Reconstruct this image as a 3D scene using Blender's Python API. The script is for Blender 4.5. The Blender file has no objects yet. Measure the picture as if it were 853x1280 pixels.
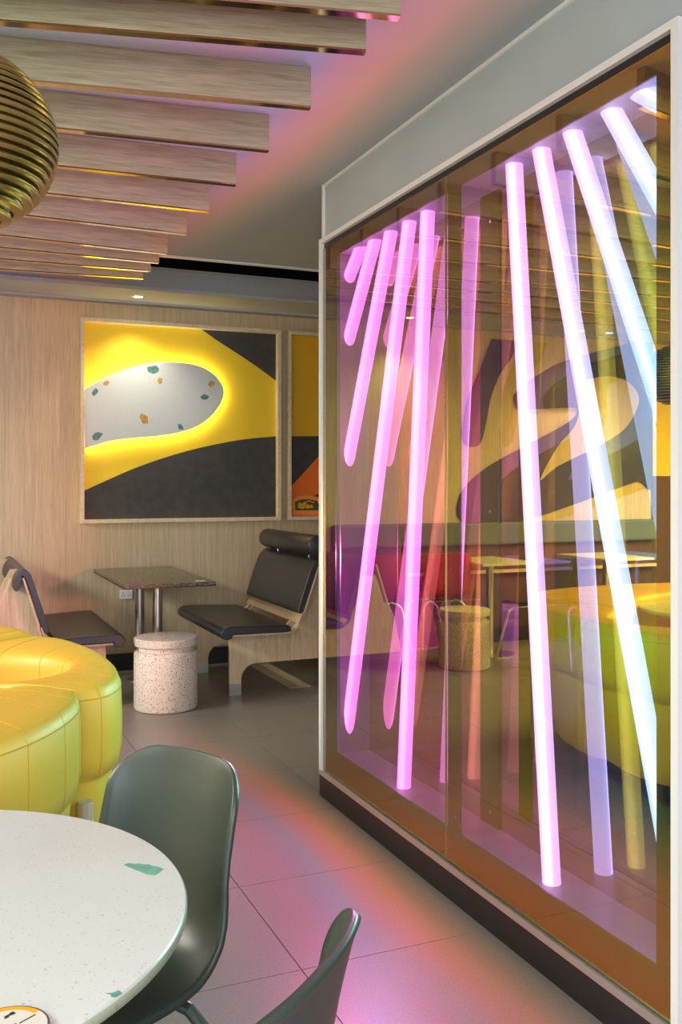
import bpy, bmesh, math, random
from mathutils import Vector, Matrix
random.seed(7)
PI = math.pi
SC = bpy.context.scene
COL = SC.collection

# ------------------------------------------------------------------ camera
YAW = .4062
cd = bpy.data.cameras.new('camera')
cam = bpy.data.objects.new('camera', cd); COL.objects.link(cam)
cam.location = (0, 0, 1.37)
cam.rotation_euler = (PI/2, 0, -YAW)
cd.sensor_fit = 'VERTICAL'; cd.sensor_height = 36
cd.lens = 1189/1280*36
cd.shift_y = -(640-603)/1280
cd.clip_start = .05
SC.camera = cam

# ------------------------------------------------------------------ world, exposure
w = bpy.data.worlds.new('world'); SC.world = w; w.use_nodes = True
w.node_tree.nodes['Background'].inputs[0].default_value = (.86, .93, 1, 1)
w.node_tree.nodes['Background'].inputs[1].default_value = 1.1
SC.view_settings.view_transform = 'Standard'
SC.view_settings.look = 'None'
SC.view_settings.exposure = .8
SC.view_settings.gamma = 1
SC.view_settings.use_curve_mapping = False
SC.cycles.max_bounces = 12; SC.cycles.glossy_bounces = 8
SC.cycles.transparent_max_bounces = 16; SC.cycles.diffuse_bounces = 4
SC.cycles.caustics_reflective = False; SC.cycles.caustics_refractive = False
SC.cycles.sample_clamp_indirect = 4
SC.cycles.use_denoising = True

def area(name, loc, rot, sx, sy, power, col=(1, .95, .88)):
    l = bpy.data.lights.new(name, 'AREA'); l.shape = 'RECTANGLE'; l.size = sx; l.size_y = sy
    l.energy = power; l.color = col
    o = bpy.data.objects.new(name, l); COL.objects.link(o); o.location = loc; o.rotation_euler = rot
    return o
def spot(name, loc, power, size=100, blend=.8, col=(1, .86, .66), rad=.04, rot=(0, 0, 0)):
    l = bpy.data.lights.new(name, 'SPOT'); l.energy = power; l.spot_size = math.radians(size); l.spot_blend = blend
    l.color = col; l.shadow_soft_size = rad
    o = bpy.data.objects.new(name, l); COL.objects.link(o); o.location = loc; o.rotation_euler = rot
    return o
area('added_fill_light', (-.6, -.5, 2.6), (0, 0, 0), 2.4, 1.2, 45, (1, .96, .9))  # this and the next two: unseen fill lights added to brighten the room
area('added_fill_light', (-3.2, .4, 2.6), (0, 0, 0), 1.2, 2.4, 60, (1, .96, .9))
area('added_fill_light', (-3.3, 4.3, 2.6), (0, 0, 0), 1.4, 1.8, 290, (1, .95, .88))
area('window_daylight', (-1.2, -2.3, 1.5), (-PI/2, 0, PI), 4.5, 2.2, 85, (.9, .95, 1))

SPILL_LAMP = 11
# unseen lamps added in the case to strengthen the tubes' spill through the glass
for ty, by in ((3.6, 3.66), (3.42, 3.6), (3.27, 3.5), (3.1, 3.45), (2.98, 3.1), (2.43, 2.3), (2.27, 1.95), (2.1, 1.85)):
    l = bpy.data.lights.new('added_spill_lamp', 'SPOT'); l.energy = SPILL_LAMP; l.shadow_soft_size = 0; l.color = (1, .95, .68)
    l.spot_size = PI*.995; l.spot_blend = .05
    o = bpy.data.objects.new('added_spill_lamp', l); COL.objects.link(o); o.location = (1.590, ty+(by-ty)*.5, 1.05); o.rotation_euler = (0, PI/2, 0)

# ------------------------------------------------------------------ materials
MATS = {}
def newmat(name):
    m = bpy.data.materials.new(name); m.use_nodes = True; MATS[name] = m
    return m, m.node_tree, m.node_tree.nodes['Principled BSDF']
def mat(name, col, rough=.5, metal=0, bump=0, bscale=80, vary=0, coat=0, spec=.5):
    m, t, b = newmat(name)
    b.inputs['Base Color'].default_value = (*col, 1); b.inputs['Roughness'].default_value = rough
    b.inputs['Metallic'].default_value = metal; b.inputs['Coat Weight'].default_value = coat
    b.inputs['Specular IOR Level'].default_value = spec
    if bump or vary:
        tc = t.nodes.new('ShaderNodeTexCoord')
        n = t.nodes.new('ShaderNodeTexNoise'); n.inputs['Scale'].default_value = bscale; n.inputs['Detail'].default_value = 4
        t.links.new(tc.outputs['Object'], n.inputs['Vector'])
        if bump:
            bp = t.nodes.new('ShaderNodeBump'); bp.inputs['Strength'].default_value = bump; bp.inputs['Distance'].default_value = .002
            t.links.new(n.outputs['Fac'], bp.inputs['Height']); t.links.new(bp.outputs['Normal'], b.inputs['Normal'])
        if vary:
            r = t.nodes.new('ShaderNodeValToRGB')
            r.color_ramp.elements[0].position = .3; r.color_ramp.elements[1].position = .7
            r.color_ramp.elements[0].color = (*[c*(1-vary) for c in col], 1); r.color_ramp.elements[1].color = (*[min(1, c*(1+vary)) for c in col], 1)
            t.links.new(n.outputs['Fac'], r.inputs['Fac']); t.links.new(r.outputs['Color'], b.inputs['Base Color'])
    return m
def wood(name, dark, light, stretch, rough=.5, scale=1.0):
    m, t, b = newmat(name)
    tc = t.nodes.new('ShaderNodeTexCoord'); mp = t.nodes.new('ShaderNodeMapping')
    mp.inputs['Scale'].default_value = stretch
    t.links.new(tc.outputs['Object'], mp.inputs['Vector'])
    n = t.nodes.new('ShaderNodeTexNoise'); n.inputs['Scale'].default_value = 1*scale; n.inputs['Detail'].default_value = 8; n.inputs['Roughness'].default_value = .65
    n.inputs['Distortion'].default_value = .6
    n2 = t.nodes.new('ShaderNodeTexNoise'); n2.inputs['Scale'].default_value = 5*scale; n2.inputs['Detail'].default_value = 5
    t.links.new(mp.outputs['Vector'], n.inputs['Vector']); t.links.new(mp.outputs['Vector'], n2.inputs['Vector'])
    mx = t.nodes.new('ShaderNodeMath'); mx.operation = 'MULTIPLY_ADD'; mx.inputs[1].default_value = .5; 
    hm = t.nodes.new('ShaderNodeMath'); hm.operation = 'MULTIPLY'; hm.inputs[1].default_value = .5
    t.links.new(n.outputs['Fac'], hm.inputs[0]); t.links.new(n2.outputs['Fac'], mx.inputs[0]); t.links.new(hm.outputs[0], mx.inputs[2])
    r = t.nodes.new('ShaderNodeValToRGB')
    r.color_ramp.elements[0].position = .38; r.color_ramp.elements[1].position = .62
    r.color_ramp.elements[0].color = (*dark, 1); r.color_ramp.elements[1].color = (*light, 1)
    t.links.new(mx.outputs[0], r.inputs['Fac']); t.links.new(r.outputs['Color'], b.inputs['Base Color'])
    bp = t.nodes.new('ShaderNodeBump'); bp.inputs['Strength'].default_value = .15; bp.inputs['Distance'].default_value = .001
    t.links.new(mx.outputs[0], bp.inputs['Height']); t.links.new(bp.outputs['Normal'], b.inputs['Normal'])
    b.inputs['Roughness'].default_value = rough
    return m
def speckle(name, base, spots, scale=60, thr=.25, rough=.45, keep=.6):
    """terrazzo: small voronoi chips in one or more colours"""
    m, t, b = newmat(name)
    tc = t.nodes.new('ShaderNodeTexCoord'); prev = None
    rgb = t.nodes.new('ShaderNodeRGB'); rgb.outputs[0].default_value = (*base, 1); prev = rgb.outputs[0]
    for i, c in enumerate(spots):
        v = t.nodes.new('ShaderNodeTexVoronoi'); v.inputs['Scale'].default_value = scale*(1+.45*i)
        ns = t.nodes.new('ShaderNodeTexNoise'); ns.inputs['Scale'].default_value = scale*.8
        ad = t.nodes.new('ShaderNodeVectorMath'); ad.operation = 'MULTIPLY_ADD'; ad.inputs[1].default_value = (.012, .012, .012)
        t.links.new(tc.outputs['Object'], ns.inputs['Vector']); t.links.new(ns.outputs['Color'], ad.inputs[0]); t.links.new(tc.outputs['Object'], ad.inputs[2])
        t.links.new(ad.outputs[0], v.inputs['Vector'])
        a = t.nodes.new('ShaderNodeMath'); a.operation = 'LESS_THAN'; a.inputs[1].default_value = thr
        t.links.new(v.outputs['Distance'], a.inputs[0])
        s = t.nodes.new('ShaderNodeSeparateColor'); t.links.new(v.outputs['Color'], s.inputs[0])
        g = t.nodes.new('ShaderNodeMath'); g.operation = 'GREATER_THAN'; g.inputs[1].default_value = keep
        t.links.new(s.outputs[0], g.inputs[0])
        mm = t.nodes.new('ShaderNodeMath'); mm.operation = 'MULTIPLY'
        t.links.new(a.outputs[0], mm.inputs[0]); t.links.new(g.outputs[0], mm.inputs[1])
        mx = t.nodes.new('ShaderNodeMix'); mx.data_type = 'RGBA'
        t.links.new(mm.outputs[0], mx.inputs[0]); t.links.new(prev, mx.inputs[6]); mx.inputs[7].default_value = (*c, 1)
        prev = mx.outputs[2]
    t.links.new(prev, b.inputs['Base Color']); b.inputs['Roughness'].default_value = rough
    return m
def emit(name, col, st):
    m, t, b = newmat(name)
    b.inputs['Base Color'].default_value = (*col, 1)
    b.inputs['Emission Color'].default_value = (*col, 1); b.inputs['Emission Strength'].default_value = st
    return m

M_wall = wood('oak_wall', (.50, .385, .23), (.70, .56, .36), (38, 38, 1.1), .55)
M_slat = wood('oak_slat', (.31, .27, .155), (.52, .46, .29), (1.6, 30, 30), .5)
M_ply = wood('oak_ply', (.55, .39, .24), (.74, .56, .38), (30, 30, 2), .5)
M_frame = wood('pale_oak_frame', (.64, .52, .34), (.80, .68, .48), (20, 20, 20), .45)
M_legw = wood('walnut_leg', (.38, .24, .17), (.55, .38, .28), (40, 40, 3), .4)
M_ceil = mat('painted_ceiling', (.38, .42, .45), .9, bump=.1, bscale=60)
M_fascia = mat('grey_painted_fascia', (.39, .47, .49), .6, vary=.04, bscale=3)
M_bulk = mat('grey_bulkhead', (.42, .44, .46), .6)
M_tile = mat('floor_tile', (.24, .223, .198), .36, bump=.12, bscale=180, vary=.13)
M_grout = mat('grout', (.07, .065, .06), .9)
M_skirt = mat('black_skirting', (.012, .012, .014), .4)
M_plinth = mat('black_plinth', (.022, .018, .02), .45)
M_dark = mat('dark_void', (.01, .009, .011), .9)
M_black = mat('black_paint', (.015, .015, .018), .35)
M_alu = mat('satin_aluminium', (.72, .73, .73), .35, .85)
M_whitebar = mat('white_trim', (.75, .77, .75), .4)
M_steel = mat('brushed_steel', (.62, .60, .57), .28, 1)
M_chrome = mat('chrome', (.8, .8, .8), .08, 1)
M_gold = mat('polished_gold_strip', (.86, .66, .34), .07, 1)
M_yell = mat('yellow_leather', (.76, .43, .04), .5, bump=.18, bscale=160, spec=.5)
M_pipe = mat('yellow_piping', (.62, .33, .02), .5)
M_green = mat('green_plastic_shell', (.036, .052, .042), .36, bump=.05, bscale=500)
M_red = mat('red_plastic_shell', (.42, .035, .035), .4)
M_blackshell = mat('black_plastic_shell', (.03, .03, .03), .4)
M_blueshell = mat('blue_plastic_shell', (.03, .12, .55), .4)
M_leath = mat('black_leather', (.028, .028, .032), .36, bump=.35, bscale=250, spec=.6)
M_granite = speckle('dark_speckled_laminate', (.065, .06, .045), [(.32, .3, .2), (.17, .15, .1)], 90, .38, .25, .3)
M_terr = speckle('white_red_terrazzo', (.76, .73, .68), [(.33, .11, .06), (.42, .2, .13), (.5, .33, .25)], 72, .26, .5, .35)
M_table = speckle('cream_table_terrazzo', (.62, .63, .60), [(.42, .42, .38), (.50, .5, .46)], 120, .18, .3, .62)
M_tedge = speckle('table_edge', (.46, .50, .36), [(.3, .33, .22)], 120, .2, .5, .5)
M_chip = mat('green_chip', (.15, .36, .28), .45, vary=.25, bscale=40)
M_artyel = mat('yellow_panel', (.90, .62, .02), .55, bump=.04, bscale=200)
M_artblk = mat('slate_panel', (.050, .047, .045), .65, bump=.15, bscale=14, vary=.18)
M_artwh = speckle('pale_terrazzo_panel', (.66, .71, .73), [(.42, .46, .48)], 110, .16, .55, .6)
M_artchg = mat('teal_chip', (.09, .25, .22), .5, vary=.3, bscale=60)
M_artcho = mat('ochre_chip', (.60, .34, .05), .5, vary=.2, bscale=60)
M_orange = mat('orange_print', (.88, .17, .01), .5)
M_orlight = mat('light_orange_print', (.95, .30, .06), .5)
M_dkgreen = mat('dark_green_print', (.07, .09, .01), .5)
M_dkbrown = mat('dark_brown_print', (.10, .03, .01), .5)
M_mural = mat('mural_black', (.045, .04, .04), .6)
M_mudw = wood('mural_oak', (.50, .38, .24), (.64, .50, .34), (30, 30, 1.2), .55)
M_muye = mat('mural_yellow', (.85, .62, .03), .55)
M_bench = mat('grey_green_upholstery', (.12, .15, .12), .7, bump=.2, bscale=200)
M_halo = emit('led_halo', (1, .90, .60), 30)
M_down = emit('downlight_lens', (1, .88, .68), 14)
M_screen = mat('white_plastic', (.8, .8, .8), .4)
M_sticker = mat('cream_sticker', (.66, .62, .54), .35)
M_stor = mat('orange_ring_print', (.80, .36, .02), .4)
M_ink = mat('black_ink', (.03, .03, .03), .5)
M_sunpatch = mat('beige_sun_patch', (.50, .44, .30), .5)  # pale tone of the sunlit patch on the floor
M_brown = mat('brown_panel', (.10, .05, .035), .5)
M_table2 = mat('pale_table_top', (.75, .72, .6), .3)
M_pend = mat('gold_lacquer', (.46, .33, .10), .27, .9)
M_pendin = mat('gold_inner', (.20, .14, .04), .4, .8)

# iridescent film: what it lets through and what it throws back depend on the angle of the light (a real dichroic coating)
def ramp(t, stops, fac):
    r = t.nodes.new('ShaderNodeValToRGB'); e = r.color_ramp.elements
    e[0].position = stops[0][0]; e[0].color = (*stops[0][1], 1); e[1].position = stops[-1][0]; e[1].color = (*stops[-1][1], 1)
    for p, c in stops[1:-1]:
        x = e.new(p); x.color = (*c, 1)
    t.links.new(fac, r.inputs['Fac']); return r.outputs['Color']
def dichroic():
    m, t, b = newmat('dichroic_glass'); t.nodes.remove(b)
    lw = t.nodes.new('ShaderNodeLayerWeight'); lw.inputs['Blend'].default_value = .5   # facing = 1 - cos
    T = ramp(t, [(.20, (.16, .55, .75)), (.30, (.22, .60, .88)), (.37, (.38, .52, .88)), (.45, (.62, .36, .84)), (.53, (.68, .21, .76)), (.60, (.78, .17, .62)), (.65, (.60, .17, .72)), (.71, (.40, .26, .84)), (.77, (.80, .15, .40)), (.84, (.80, .16, .11)), (.89, (.34, .12, .05)), (.97, (.03, .03, .03))], lw.outputs['Facing'])
    R = ramp(t, [(.22, (.64, .45, .035)), (.32, (.62, .46, .035)), (.40, (.56, .44, .04)), (.48, (.45, .39, .07)), (.54, (.37, .38, .10)), (.60, (.30, .38, .12)), (.75, (.42, .42, .2)), (1, (.9, .9, .85))], lw.outputs['Facing'])
    tr = t.nodes.new('ShaderNodeBsdfTransparent'); gl = t.nodes.new('ShaderNodeBsdfGlossy'); gl.inputs['Roughness'].default_value = 0
    t.links.new(T, tr.inputs['Color']); t.links.new(R, gl.inputs['Color'])
    ad = t.nodes.new('ShaderNodeAddShader'); t.links.new(tr.outputs[0], ad.inputs[0]); t.links.new(gl.outputs[0], ad.inputs[1])
    t.links.new(ad.outputs[0], t.nodes['Material Output'].inputs['Surface']); return m
M_dich = dichroic()
def clearm(name, col):
    m, t, b = newmat(name); t.nodes.remove(b)
    tr = t.nodes.new('ShaderNodeBsdfTransparent'); tr.inputs['Color'].default_value = (*col, 1)
    t.links.new(tr.outputs[0], t.nodes['Material Output'].inputs['Surface']); return m
M_clear = clearm('clear_glass_face', (.97, .98, .97))
M_gedge = mat('green_glass_edge', (.22, .30, .06), .15)
def mirrorm():
    m, t, b = newmat('tinted_mirror')
    lw = t.nodes.new('ShaderNodeLayerWeight'); lw.inputs['Blend'].default_value = .5
    c = ramp(t, [(.22, (.60, .62, .40)), (.42, (.50, .46, .52)), (.55, (.62, .40, .42)), (.8, (.6, .4, .4))], lw.outputs['Facing'])
    t.links.new(c, b.inputs['Base Color']); b.inputs['Metallic'].default_value = 1; b.inputs['Roughness'].default_value = .02
    return m
M_mirror = mirrorm()
M_cavfloor = mat('cavity_floor', (.45, .42, .42), .3)
M_cavside = mat('cavity_side', (.30, .26, .30), .35)
M_cavceil = mat('cavity_ceiling_white', (.72, .70, .78), .5)

def tubemat():
    m, t, b = newmat('lit_tube')
    g = t.nodes.new('ShaderNodeNewGeometry'); s = t.nodes.new('ShaderNodeSeparateXYZ'); t.links.new(g.outputs['True Normal'], s.inputs[0])
    # the LED line inside the diffuser faces the glass (-X, a little to +Y): brighter along it
    mr = t.nodes.new('ShaderNodeVectorMath'); mr.operation = 'DOT_PRODUCT'; mr.inputs[1].default_value = (-.82, -.57, 0)
    t.links.new(g.outputs['Normal'], mr.inputs[0])
    r = t.nodes.new('ShaderNodeValToRGB'); e = r.color_ramp.elements
    e[0].position = .35; e[0].color = (.42, .42, .42, 1); e[1].position = 1; e[1].color = (1, 1, 1, 1)
    x = e.new(.78); x.color = (.52, .52, .52, 1)
    t.links.new(mr.outputs['Value'], r.inputs['Fac'])
    mul = t.nodes.new('ShaderNodeMath'); mul.operation = 'MULTIPLY'; mul.inputs[1].default_value = TUBE_POWER
    t.links.new(r.outputs['Color'], mul.inputs[0]); t.links.new(mul.outputs[0], b.inputs['Emission Strength'])
    b.inputs['Emission Color'].default_value = (1, .93, 1, 1)
    b.inputs['Base Color'].default_value = (.12, .12, .12, 1); b.inputs['Roughness'].default_value = .6
    return m
TUBE_POWER = 1.9
M_tube = tubemat()

# ------------------------------------------------------------------ mesh helpers
def newobj(name, verts, faces, mats, parent=None, smooth=False, fm=None, loc=None):
    me = bpy.data.meshes.new(name); me.from_pydata([tuple(v) for v in verts], [], faces); me.update()
    o = bpy.data.objects.new(name, me); COL.objects.link(o)
    for m in (mats if isinstance(mats, (list, tuple)) else [mats]): me.materials.append(m)
    if fm: 
        for p, i in zip(me.polygons, fm): p.material_index = i
    if smooth: me.shade_smooth()
    if parent: o.parent = parent
    if loc: o.location = loc
    return o
class MB:
    def __init__(s): s.v = []; s.f = []; s.m = []
    def box(s, a, b, mi=0, M=None):
        x0, y0, z0 = a; x1, y1, z1 = b; n = len(s.v)
        vs = [(x0,y0,z0),(x1,y0,z0),(x1,y1,z0),(x0,y1,z0),(x0,y0,z1),(x1,y0,z1),(x1,y1,z1),(x0,y1,z1)]
        if M: vs = [M @ Vector(v) for v in vs]
        s.v += vs; s.f += [tuple(n+i for i in f) for f in [(0,3,2,1),(4,5,6,7),(0,1,5,4),(1,2,6,5),(2,3,7,6),(3,0,4,7)]]; s.m += [mi]*6
        return s
    def prism(s, pts, axis, lo, hi, mi=0):
        """polygon pts (2D) extruded along an axis: 'x' pts=(y,z), 'y' pts=(x,z), 'z' pts=(x,y)"""
        n = len(s.v); k = len(pts)
        def P(p, h): return (h, p[0], p[1]) if axis == 'x' else ((p[0], h, p[1]) if axis == 'y' else (p[0], p[1], h))
        s.v += [P(p, lo) for p in pts]+[P(p, hi) for p in pts]
        s.f += [tuple(range(n+k-1, n-1, -1)), tuple(range(n+k, n+2*k))]+[(n+i, n+(i+1) % k, n+k+(i+1) % k, n+k+i) for i in range(k)]
        s.m += [mi]*(k+2); return s
    def tube(s, path, r, seg=12, cap=True, closed=False, mi=0):
        path = [Vector(p) for p in path]; n0 = len(s.v); k = len(path)
        up = Vector((0, 0, 1)); prevn = None
        for i, p in enumerate(path):
            if closed: d = path[(i+1) % k]-path[i-1]
            else: d = path[min(i+1, k-1)]-path[max(i-1, 0)]
            d.normalize()
            if prevn is None:
                a = up if abs(d.z) < .9 else Vector((1, 0, 0)); nn = a-d*a.dot(d)
            else: nn = prevn-d*prevn.dot(d)
            nn.normalize(); prevn = nn; bb = d.cross(nn); rr = r[i] if isinstance(r, (list, tuple)) else r
            for j in range(seg):
                an = 2*PI*j/seg; s.v.append(p+(nn*math.cos(an)+bb*math.sin(an))*rr)
        rng = k if closed else k-1
        for i in range(rng):
            for j in range(seg):
                a = n0+i*seg+j; b = n0+i*seg+(j+1) % seg; c = n0+((i+1) % k)*seg+(j+1) % seg; d2 = n0+((i+1) % k)*seg+j
                s.f.append((a, b, c, d2)); s.m.append(mi)
        if cap and not closed:
            s.f.append(tuple(n0+j for j in range(seg-1, -1, -1))); s.m.append(mi)
            s.f.append(tuple(n0+(k-1)*seg+j for j in range(seg))); s.m.append(mi)
        return s
    def lathe(s, prof, seg=48, c=(0, 0, 0), mi=0, cap=True):
        n0 = len(s.v); k = len(prof)
        for r, z in prof:
            for j in range(seg):
                an = 2*PI*j/seg; s.v.append((c[0]+r*math.cos(an), c[1]+r*math.sin(an), c[2]+z))
        for i in range(k-1):
            for j in range(seg):
                s.f.append((n0+i*seg+j, n0+i*seg+(j+1) % seg, n0+(i+1)*seg+(j+1) % seg, n0+(i+1)*seg+j)); s.m.append(mi)
        if cap:
            s.f.append(tuple(n0+j for j in range(seg-1, -1, -1))); s.m.append(mi)
            s.f.append(tuple(n0+(k-1)*seg+j for j in range(seg))); s.m.append(mi)
        return s
    def build(s, name, mats, parent=None, smooth=False, bevel=0, loc=None, auto=False):
        if loc:
            L = Vector(loc); s.v = [Vector(v)-L for v in s.v]
        elif parent is not None:
            L = parent_world(parent); s.v = [Vector(v)-L for v in s.v]
        o = newobj(name, s.v, s.f, mats, parent, smooth, s.m, loc)
        if bevel:
            md = o.modifiers.new('bevel', 'BEVEL'); md.width = bevel; md.segments = 2; md.limit_method = 'ANGLE'
        if auto: autosmooth(o)
        return o
def parent_world(p):
    L = Vector((0, 0, 0))
    while p is not None: L += Vector(p.location); p = p.parent
    return L
def autosmooth(o, deg=35):
    me = o.data; me.shade_smooth()
    bm = bmesh.new(); bm.from_mesh(me)
    for e in bm.edges:
        if len(e.link_faces) == 2 and e.calc_face_angle(0) > math.radians(deg): e.smooth = False
    bm.to_mesh(me); bm.free()
def tag(o, label=None, cat=None, group=None, kind=None):
    if label: o['label'] = label
    if cat: o['category'] = cat
    if group: o['group'] = group
    if kind: o['kind'] = kind
    return o
def thing(name, loc, label, cat, group=None, rot=0):
    o = bpy.data.objects.new(name, None); COL.objects.link(o); o.location = loc; o.rotation_euler = (0, 0, rot)
    o.empty_display_size = .1
    return tag(o, label, cat, group)
def struct(o): return tag(o, kind='structure')
def dup(root, loc, rot, label, group=None):
    def cp(o, par):
        c = o.copy(); COL.objects.link(c)
        if par: c.parent = par
        for ch in o.children: cp(ch, c)
        return c
    kids = list(root.children)
    r = root.copy(); COL.objects.link(r); r.location = loc; r.rotation_euler = (0, 0, rot); r['label'] = label
    if group: r['group'] = group
    for k in kids: cp(k, r)
    return r
def bez(pts, n=8, closed=False):
    """Catmull-Rom through points"""
    P = [Vector(p) for p in pts]; k = len(P); out = []
    rng = k if closed else k-1
    for i in range(rng):
        if closed: a, b, c, d = P[i-1], P[i], P[(i+1) % k], P[(i+2) % k]
        else: a, b, c, d = P[max(i-1, 0)], P[i], P[i+1], P[min(i+2, k-1)]
        for j in range(n):
            t = j/n
            out.append(.5*((2*b)+(c-a)*t+(2*a-5*b+4*c-d)*t*t+(3*b-a-3*c+d)*t**3))
    if not closed: out.append(P[-1])
    return out

G = 1.5694      # plane of the display glass
ZC = 2.674      # ceiling
WY = 7.0        # wall at the far end

# ================================================================== SETTING
floor = struct(MB().box((-4.7, -2.6, -.06), (3.9, 7.9, -.004)).build('floor', M_grout, loc=(0, 0, 0)))
TX, TY, OX, OY = .617, .595, 1.572, 3.095
tme = {}
for i in range(-8, 3):
    for j in range(-5, 7):
        x0 = OX+i*TX; y0 = OY+j*TY
        x1 = min(x0+TX, 3.85); y1 = min(y0+TY, WY+.3); x0 = max(x0, -4.6)
        if x1-x0 < .05 or y1-y0 < .05 or y0 > 7: continue
        g = .0016; key = (round(x1-x0, 3), round(y1-y0, 3))
        if key not in tme:
            m = MB().box((g, g, -.01), (key[0]-g, key[1]-g, 0)); o = m.build('tile', M_tile, loc=(0, 0, 0)); o.parent = floor
            tme[key] = o.data
        else:
            o = bpy.data.objects.new('tile', tme[key]); COL.objects.link(o); o.parent = floor
        o.location = (x0, y0, 0)
struct(MB().box((-4.7, -2.6, ZC), (3.9, 5.44, ZC+.05)).build('ceiling', M_ceil, loc=(0, 0, 0)))
struct(MB().box((-4.7, 5.405, ZC-.008), (3.9, 5.44, ZC)).build('trim_1', M_whitebar, loc=(0, 5.4, ZC)))
# dark plenum above the slot between ceiling and bulkhead
struct(MB().box((-4.7, 5.4, 3.5), (3.9, 7.2, 3.55)).box((-4.7, 5.38, ZC+.05), (3.9, 5.44, 3.55)).box((-4.7, WY, 2.70), (3.9, WY+.1, 3.5)).box((-4.6, 5.44, ZC+.05), (-4.55, WY, 3.5)).box((3.8, 5.44, ZC+.05), (3.85, WY, 3.5)).build('ceiling_void', M_dark, loc=(0, 0, 0)))
struct(MB().box((-4.7, 6.48, 2.68), (3.9, 6.53, 2.838)).box((-4.7, 6.53, 2.68), (3.9, 6.9, 2.70)).box((-4.7, 6.46, 2.826), (3.9, 6.49, 2.840)).box((-4.7, 6.465, 2.70), (3.9, 6.482, 2.708)).build('trim_2', M_bulk, loc=(0, 6.5, 2.7)))
pw = struct(MB().box((-4.7, WY, 0), (3.9, WY+.1, 2.70)).build('wall_back', M_wall, loc=(0, WY, 0)))
struct(MB().box((-4.7, WY-.02, 0), (3.9, WY, .125)).build('baseboard_back', M_skirt, loc=(0, WY, 0)))
struct(MB().box((-4.7, 6.90, 2.665), (3.9, 7.0, 2.70)).build('trim_3', M_bulk, loc=(0, WY, 2.6)))
struct(MB().box((-4.7, -2.6, 0), (-4.6, 7.1, 3.5)).build('wall_left', M_wall, loc=(-4.65, 0, 0)))
struct(MB().box((3.85, -2.6, 0), (3.95, 7.1, 3.5)).build('wall_far_right', M_wall, loc=(3.9, 0, 0)))
# wall above and beside the display case
wr = struct(MB().box((G+.012, -2.6, 2.431), (1.95, 3.855, ZC)).build('wall_right', M_fascia, loc=(G, 3, 2.43)))
struct(MB().box((G+.02, -2.6, 0), (1.95, 1.683, 2.431)).build('wall_right_pier', M_brown, loc=(G, 1, 0)))
struct(MB().box((G+.004, -2.6, ZC-.012), (G+.014, 3.867, ZC-.001)).box((G+.002, 3.852, 2.431), (1.95, 3.867, ZC-.001)).build('trim_4', M_whitebar, loc=(G, 3.8, 2.5)))
# mains socket on the wall
sk = tag(MB().box((1.255, WY-.022, .52), (1.345, WY, .585)).build('power_socket', M_screen, loc=(1.3, WY, .55), bevel=.004), 'white double power socket on oak wall under the square table', 'socket')
for dx in (-.022, .022):
    for (a, b) in ((0, .012), (-.008, -.008), (.008, -.008)):
        MB().box((1.3+dx+a-.002, WY-.0235, .555+b-.004), (1.3+dx+a+.002, WY-.022, .555+b+.004)).build('pin_hole', M_ink, sk)
MB().box((2.19, 5.95, 0), (2.34, 6.95, .003)).build('painted_sun_patch', M_sunpatch, floor)  # pale slab painted in for a patch of sunlight on the tiles

# ================================================================== DISPLAY CASE
case = thing('light_display_case', (G, 2.78, 0), 'tall glazed display case of tilted glowing tubes, iridescent glass on black plinth', 'display case')
Y0, Y1 = 1.683, 3.867
MB().box((G-.008, Y0, 0), (1.93, Y1, .0945)).build('plinth', M_plinth, case)
MB().box((G-.012, Y0, .0945), (G+.03, Y1, .116)).build('bottom_rail', M_alu, case)
MB().box((G-.012, Y0, 2.411), (G+.03, Y1, 2.431)).build('top_rail', M_whitebar, case)
MB().box((G-.012, Y1-.022, .116), (G+.03, Y1, 2.411)).build('post', M_whitebar, case)
MB().box((G-.012, Y0, .116), (G+.03, Y0+.023, 2.411)).build('post', M_whitebar, case)
MB().box((G+.004, Y0+.023, 2.388), (G+.02, Y1-.022, 2.411)).build('shadow_gap_strip', M_black, case)  # black strip standing in for the shaded gap above the glass
def pane(y0, y1):
    z0, z1 = .12, 2.388; x0, x1 = G, G+.006
    m = MB().box((x0, y0, z0), (x1, y1, z1))
    m.m = [2, 2, 2, 1, 2, 0]     # -z,+z,-y,+x,+y,-x
    return m.build('glass_pane', [M_dich, M_clear, M_gedge], case)
pane(1.707, 2.768); pane(2.772, 3.845)
AY0, AY1, AZ0, AZ1 = 1.777, 3.731, .224, 2.337
MX = 1.722
b0, b1 = G+.010, G+.016
MB().box((b0, 1.706, .118), (b1, 3.845, AZ0)).build('border_panel', M_black, case)
MB().box((b0, 1.706, AZ1), (b1, 3.845, 2.388)).build('border_panel', M_black, case)
MB().box((b0, AY1, AZ0), (b1, 3.845, AZ1)).build('border_panel', M_black, case)
MB().box((b0, 1.706, AZ0), (b1, AY0, AZ1)).build('border_panel', M_black, case)
MB().box((b0, 2.691, AZ0), (b1, 2.770, AZ1)).build('mullion', M_black, case)
MB().box((b1, AY0-.05, AZ0-.02), (MX, AY1+.012, AZ0)).build('cavity_floor', M_cavfloor, case)
MB().box((b1, AY0-.05, AZ1), (MX, AY1+.012, AZ1+.02)).build('cavity_ceiling', M_cavceil, case)
MB().box((b1, 3.695, AZ0), (MX, AY1+.012, AZ1)).build('side_panel', M_cavside, case)
MB().box((b1, AY0-.05, AZ0), (MX, AY0-.038, AZ1)).build('side_panel', M_cavside, case)
MB().box((MX, AY0-.05, AZ0), (MX+.008, AY1+.012, AZ1)).build('back_mirror', M_mirror, case)
MB().box((MX-.008, 2.675, AZ0), (MX-.001, 2.785, AZ1)).build('mirror_joint_strip', M_black, case)
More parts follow.
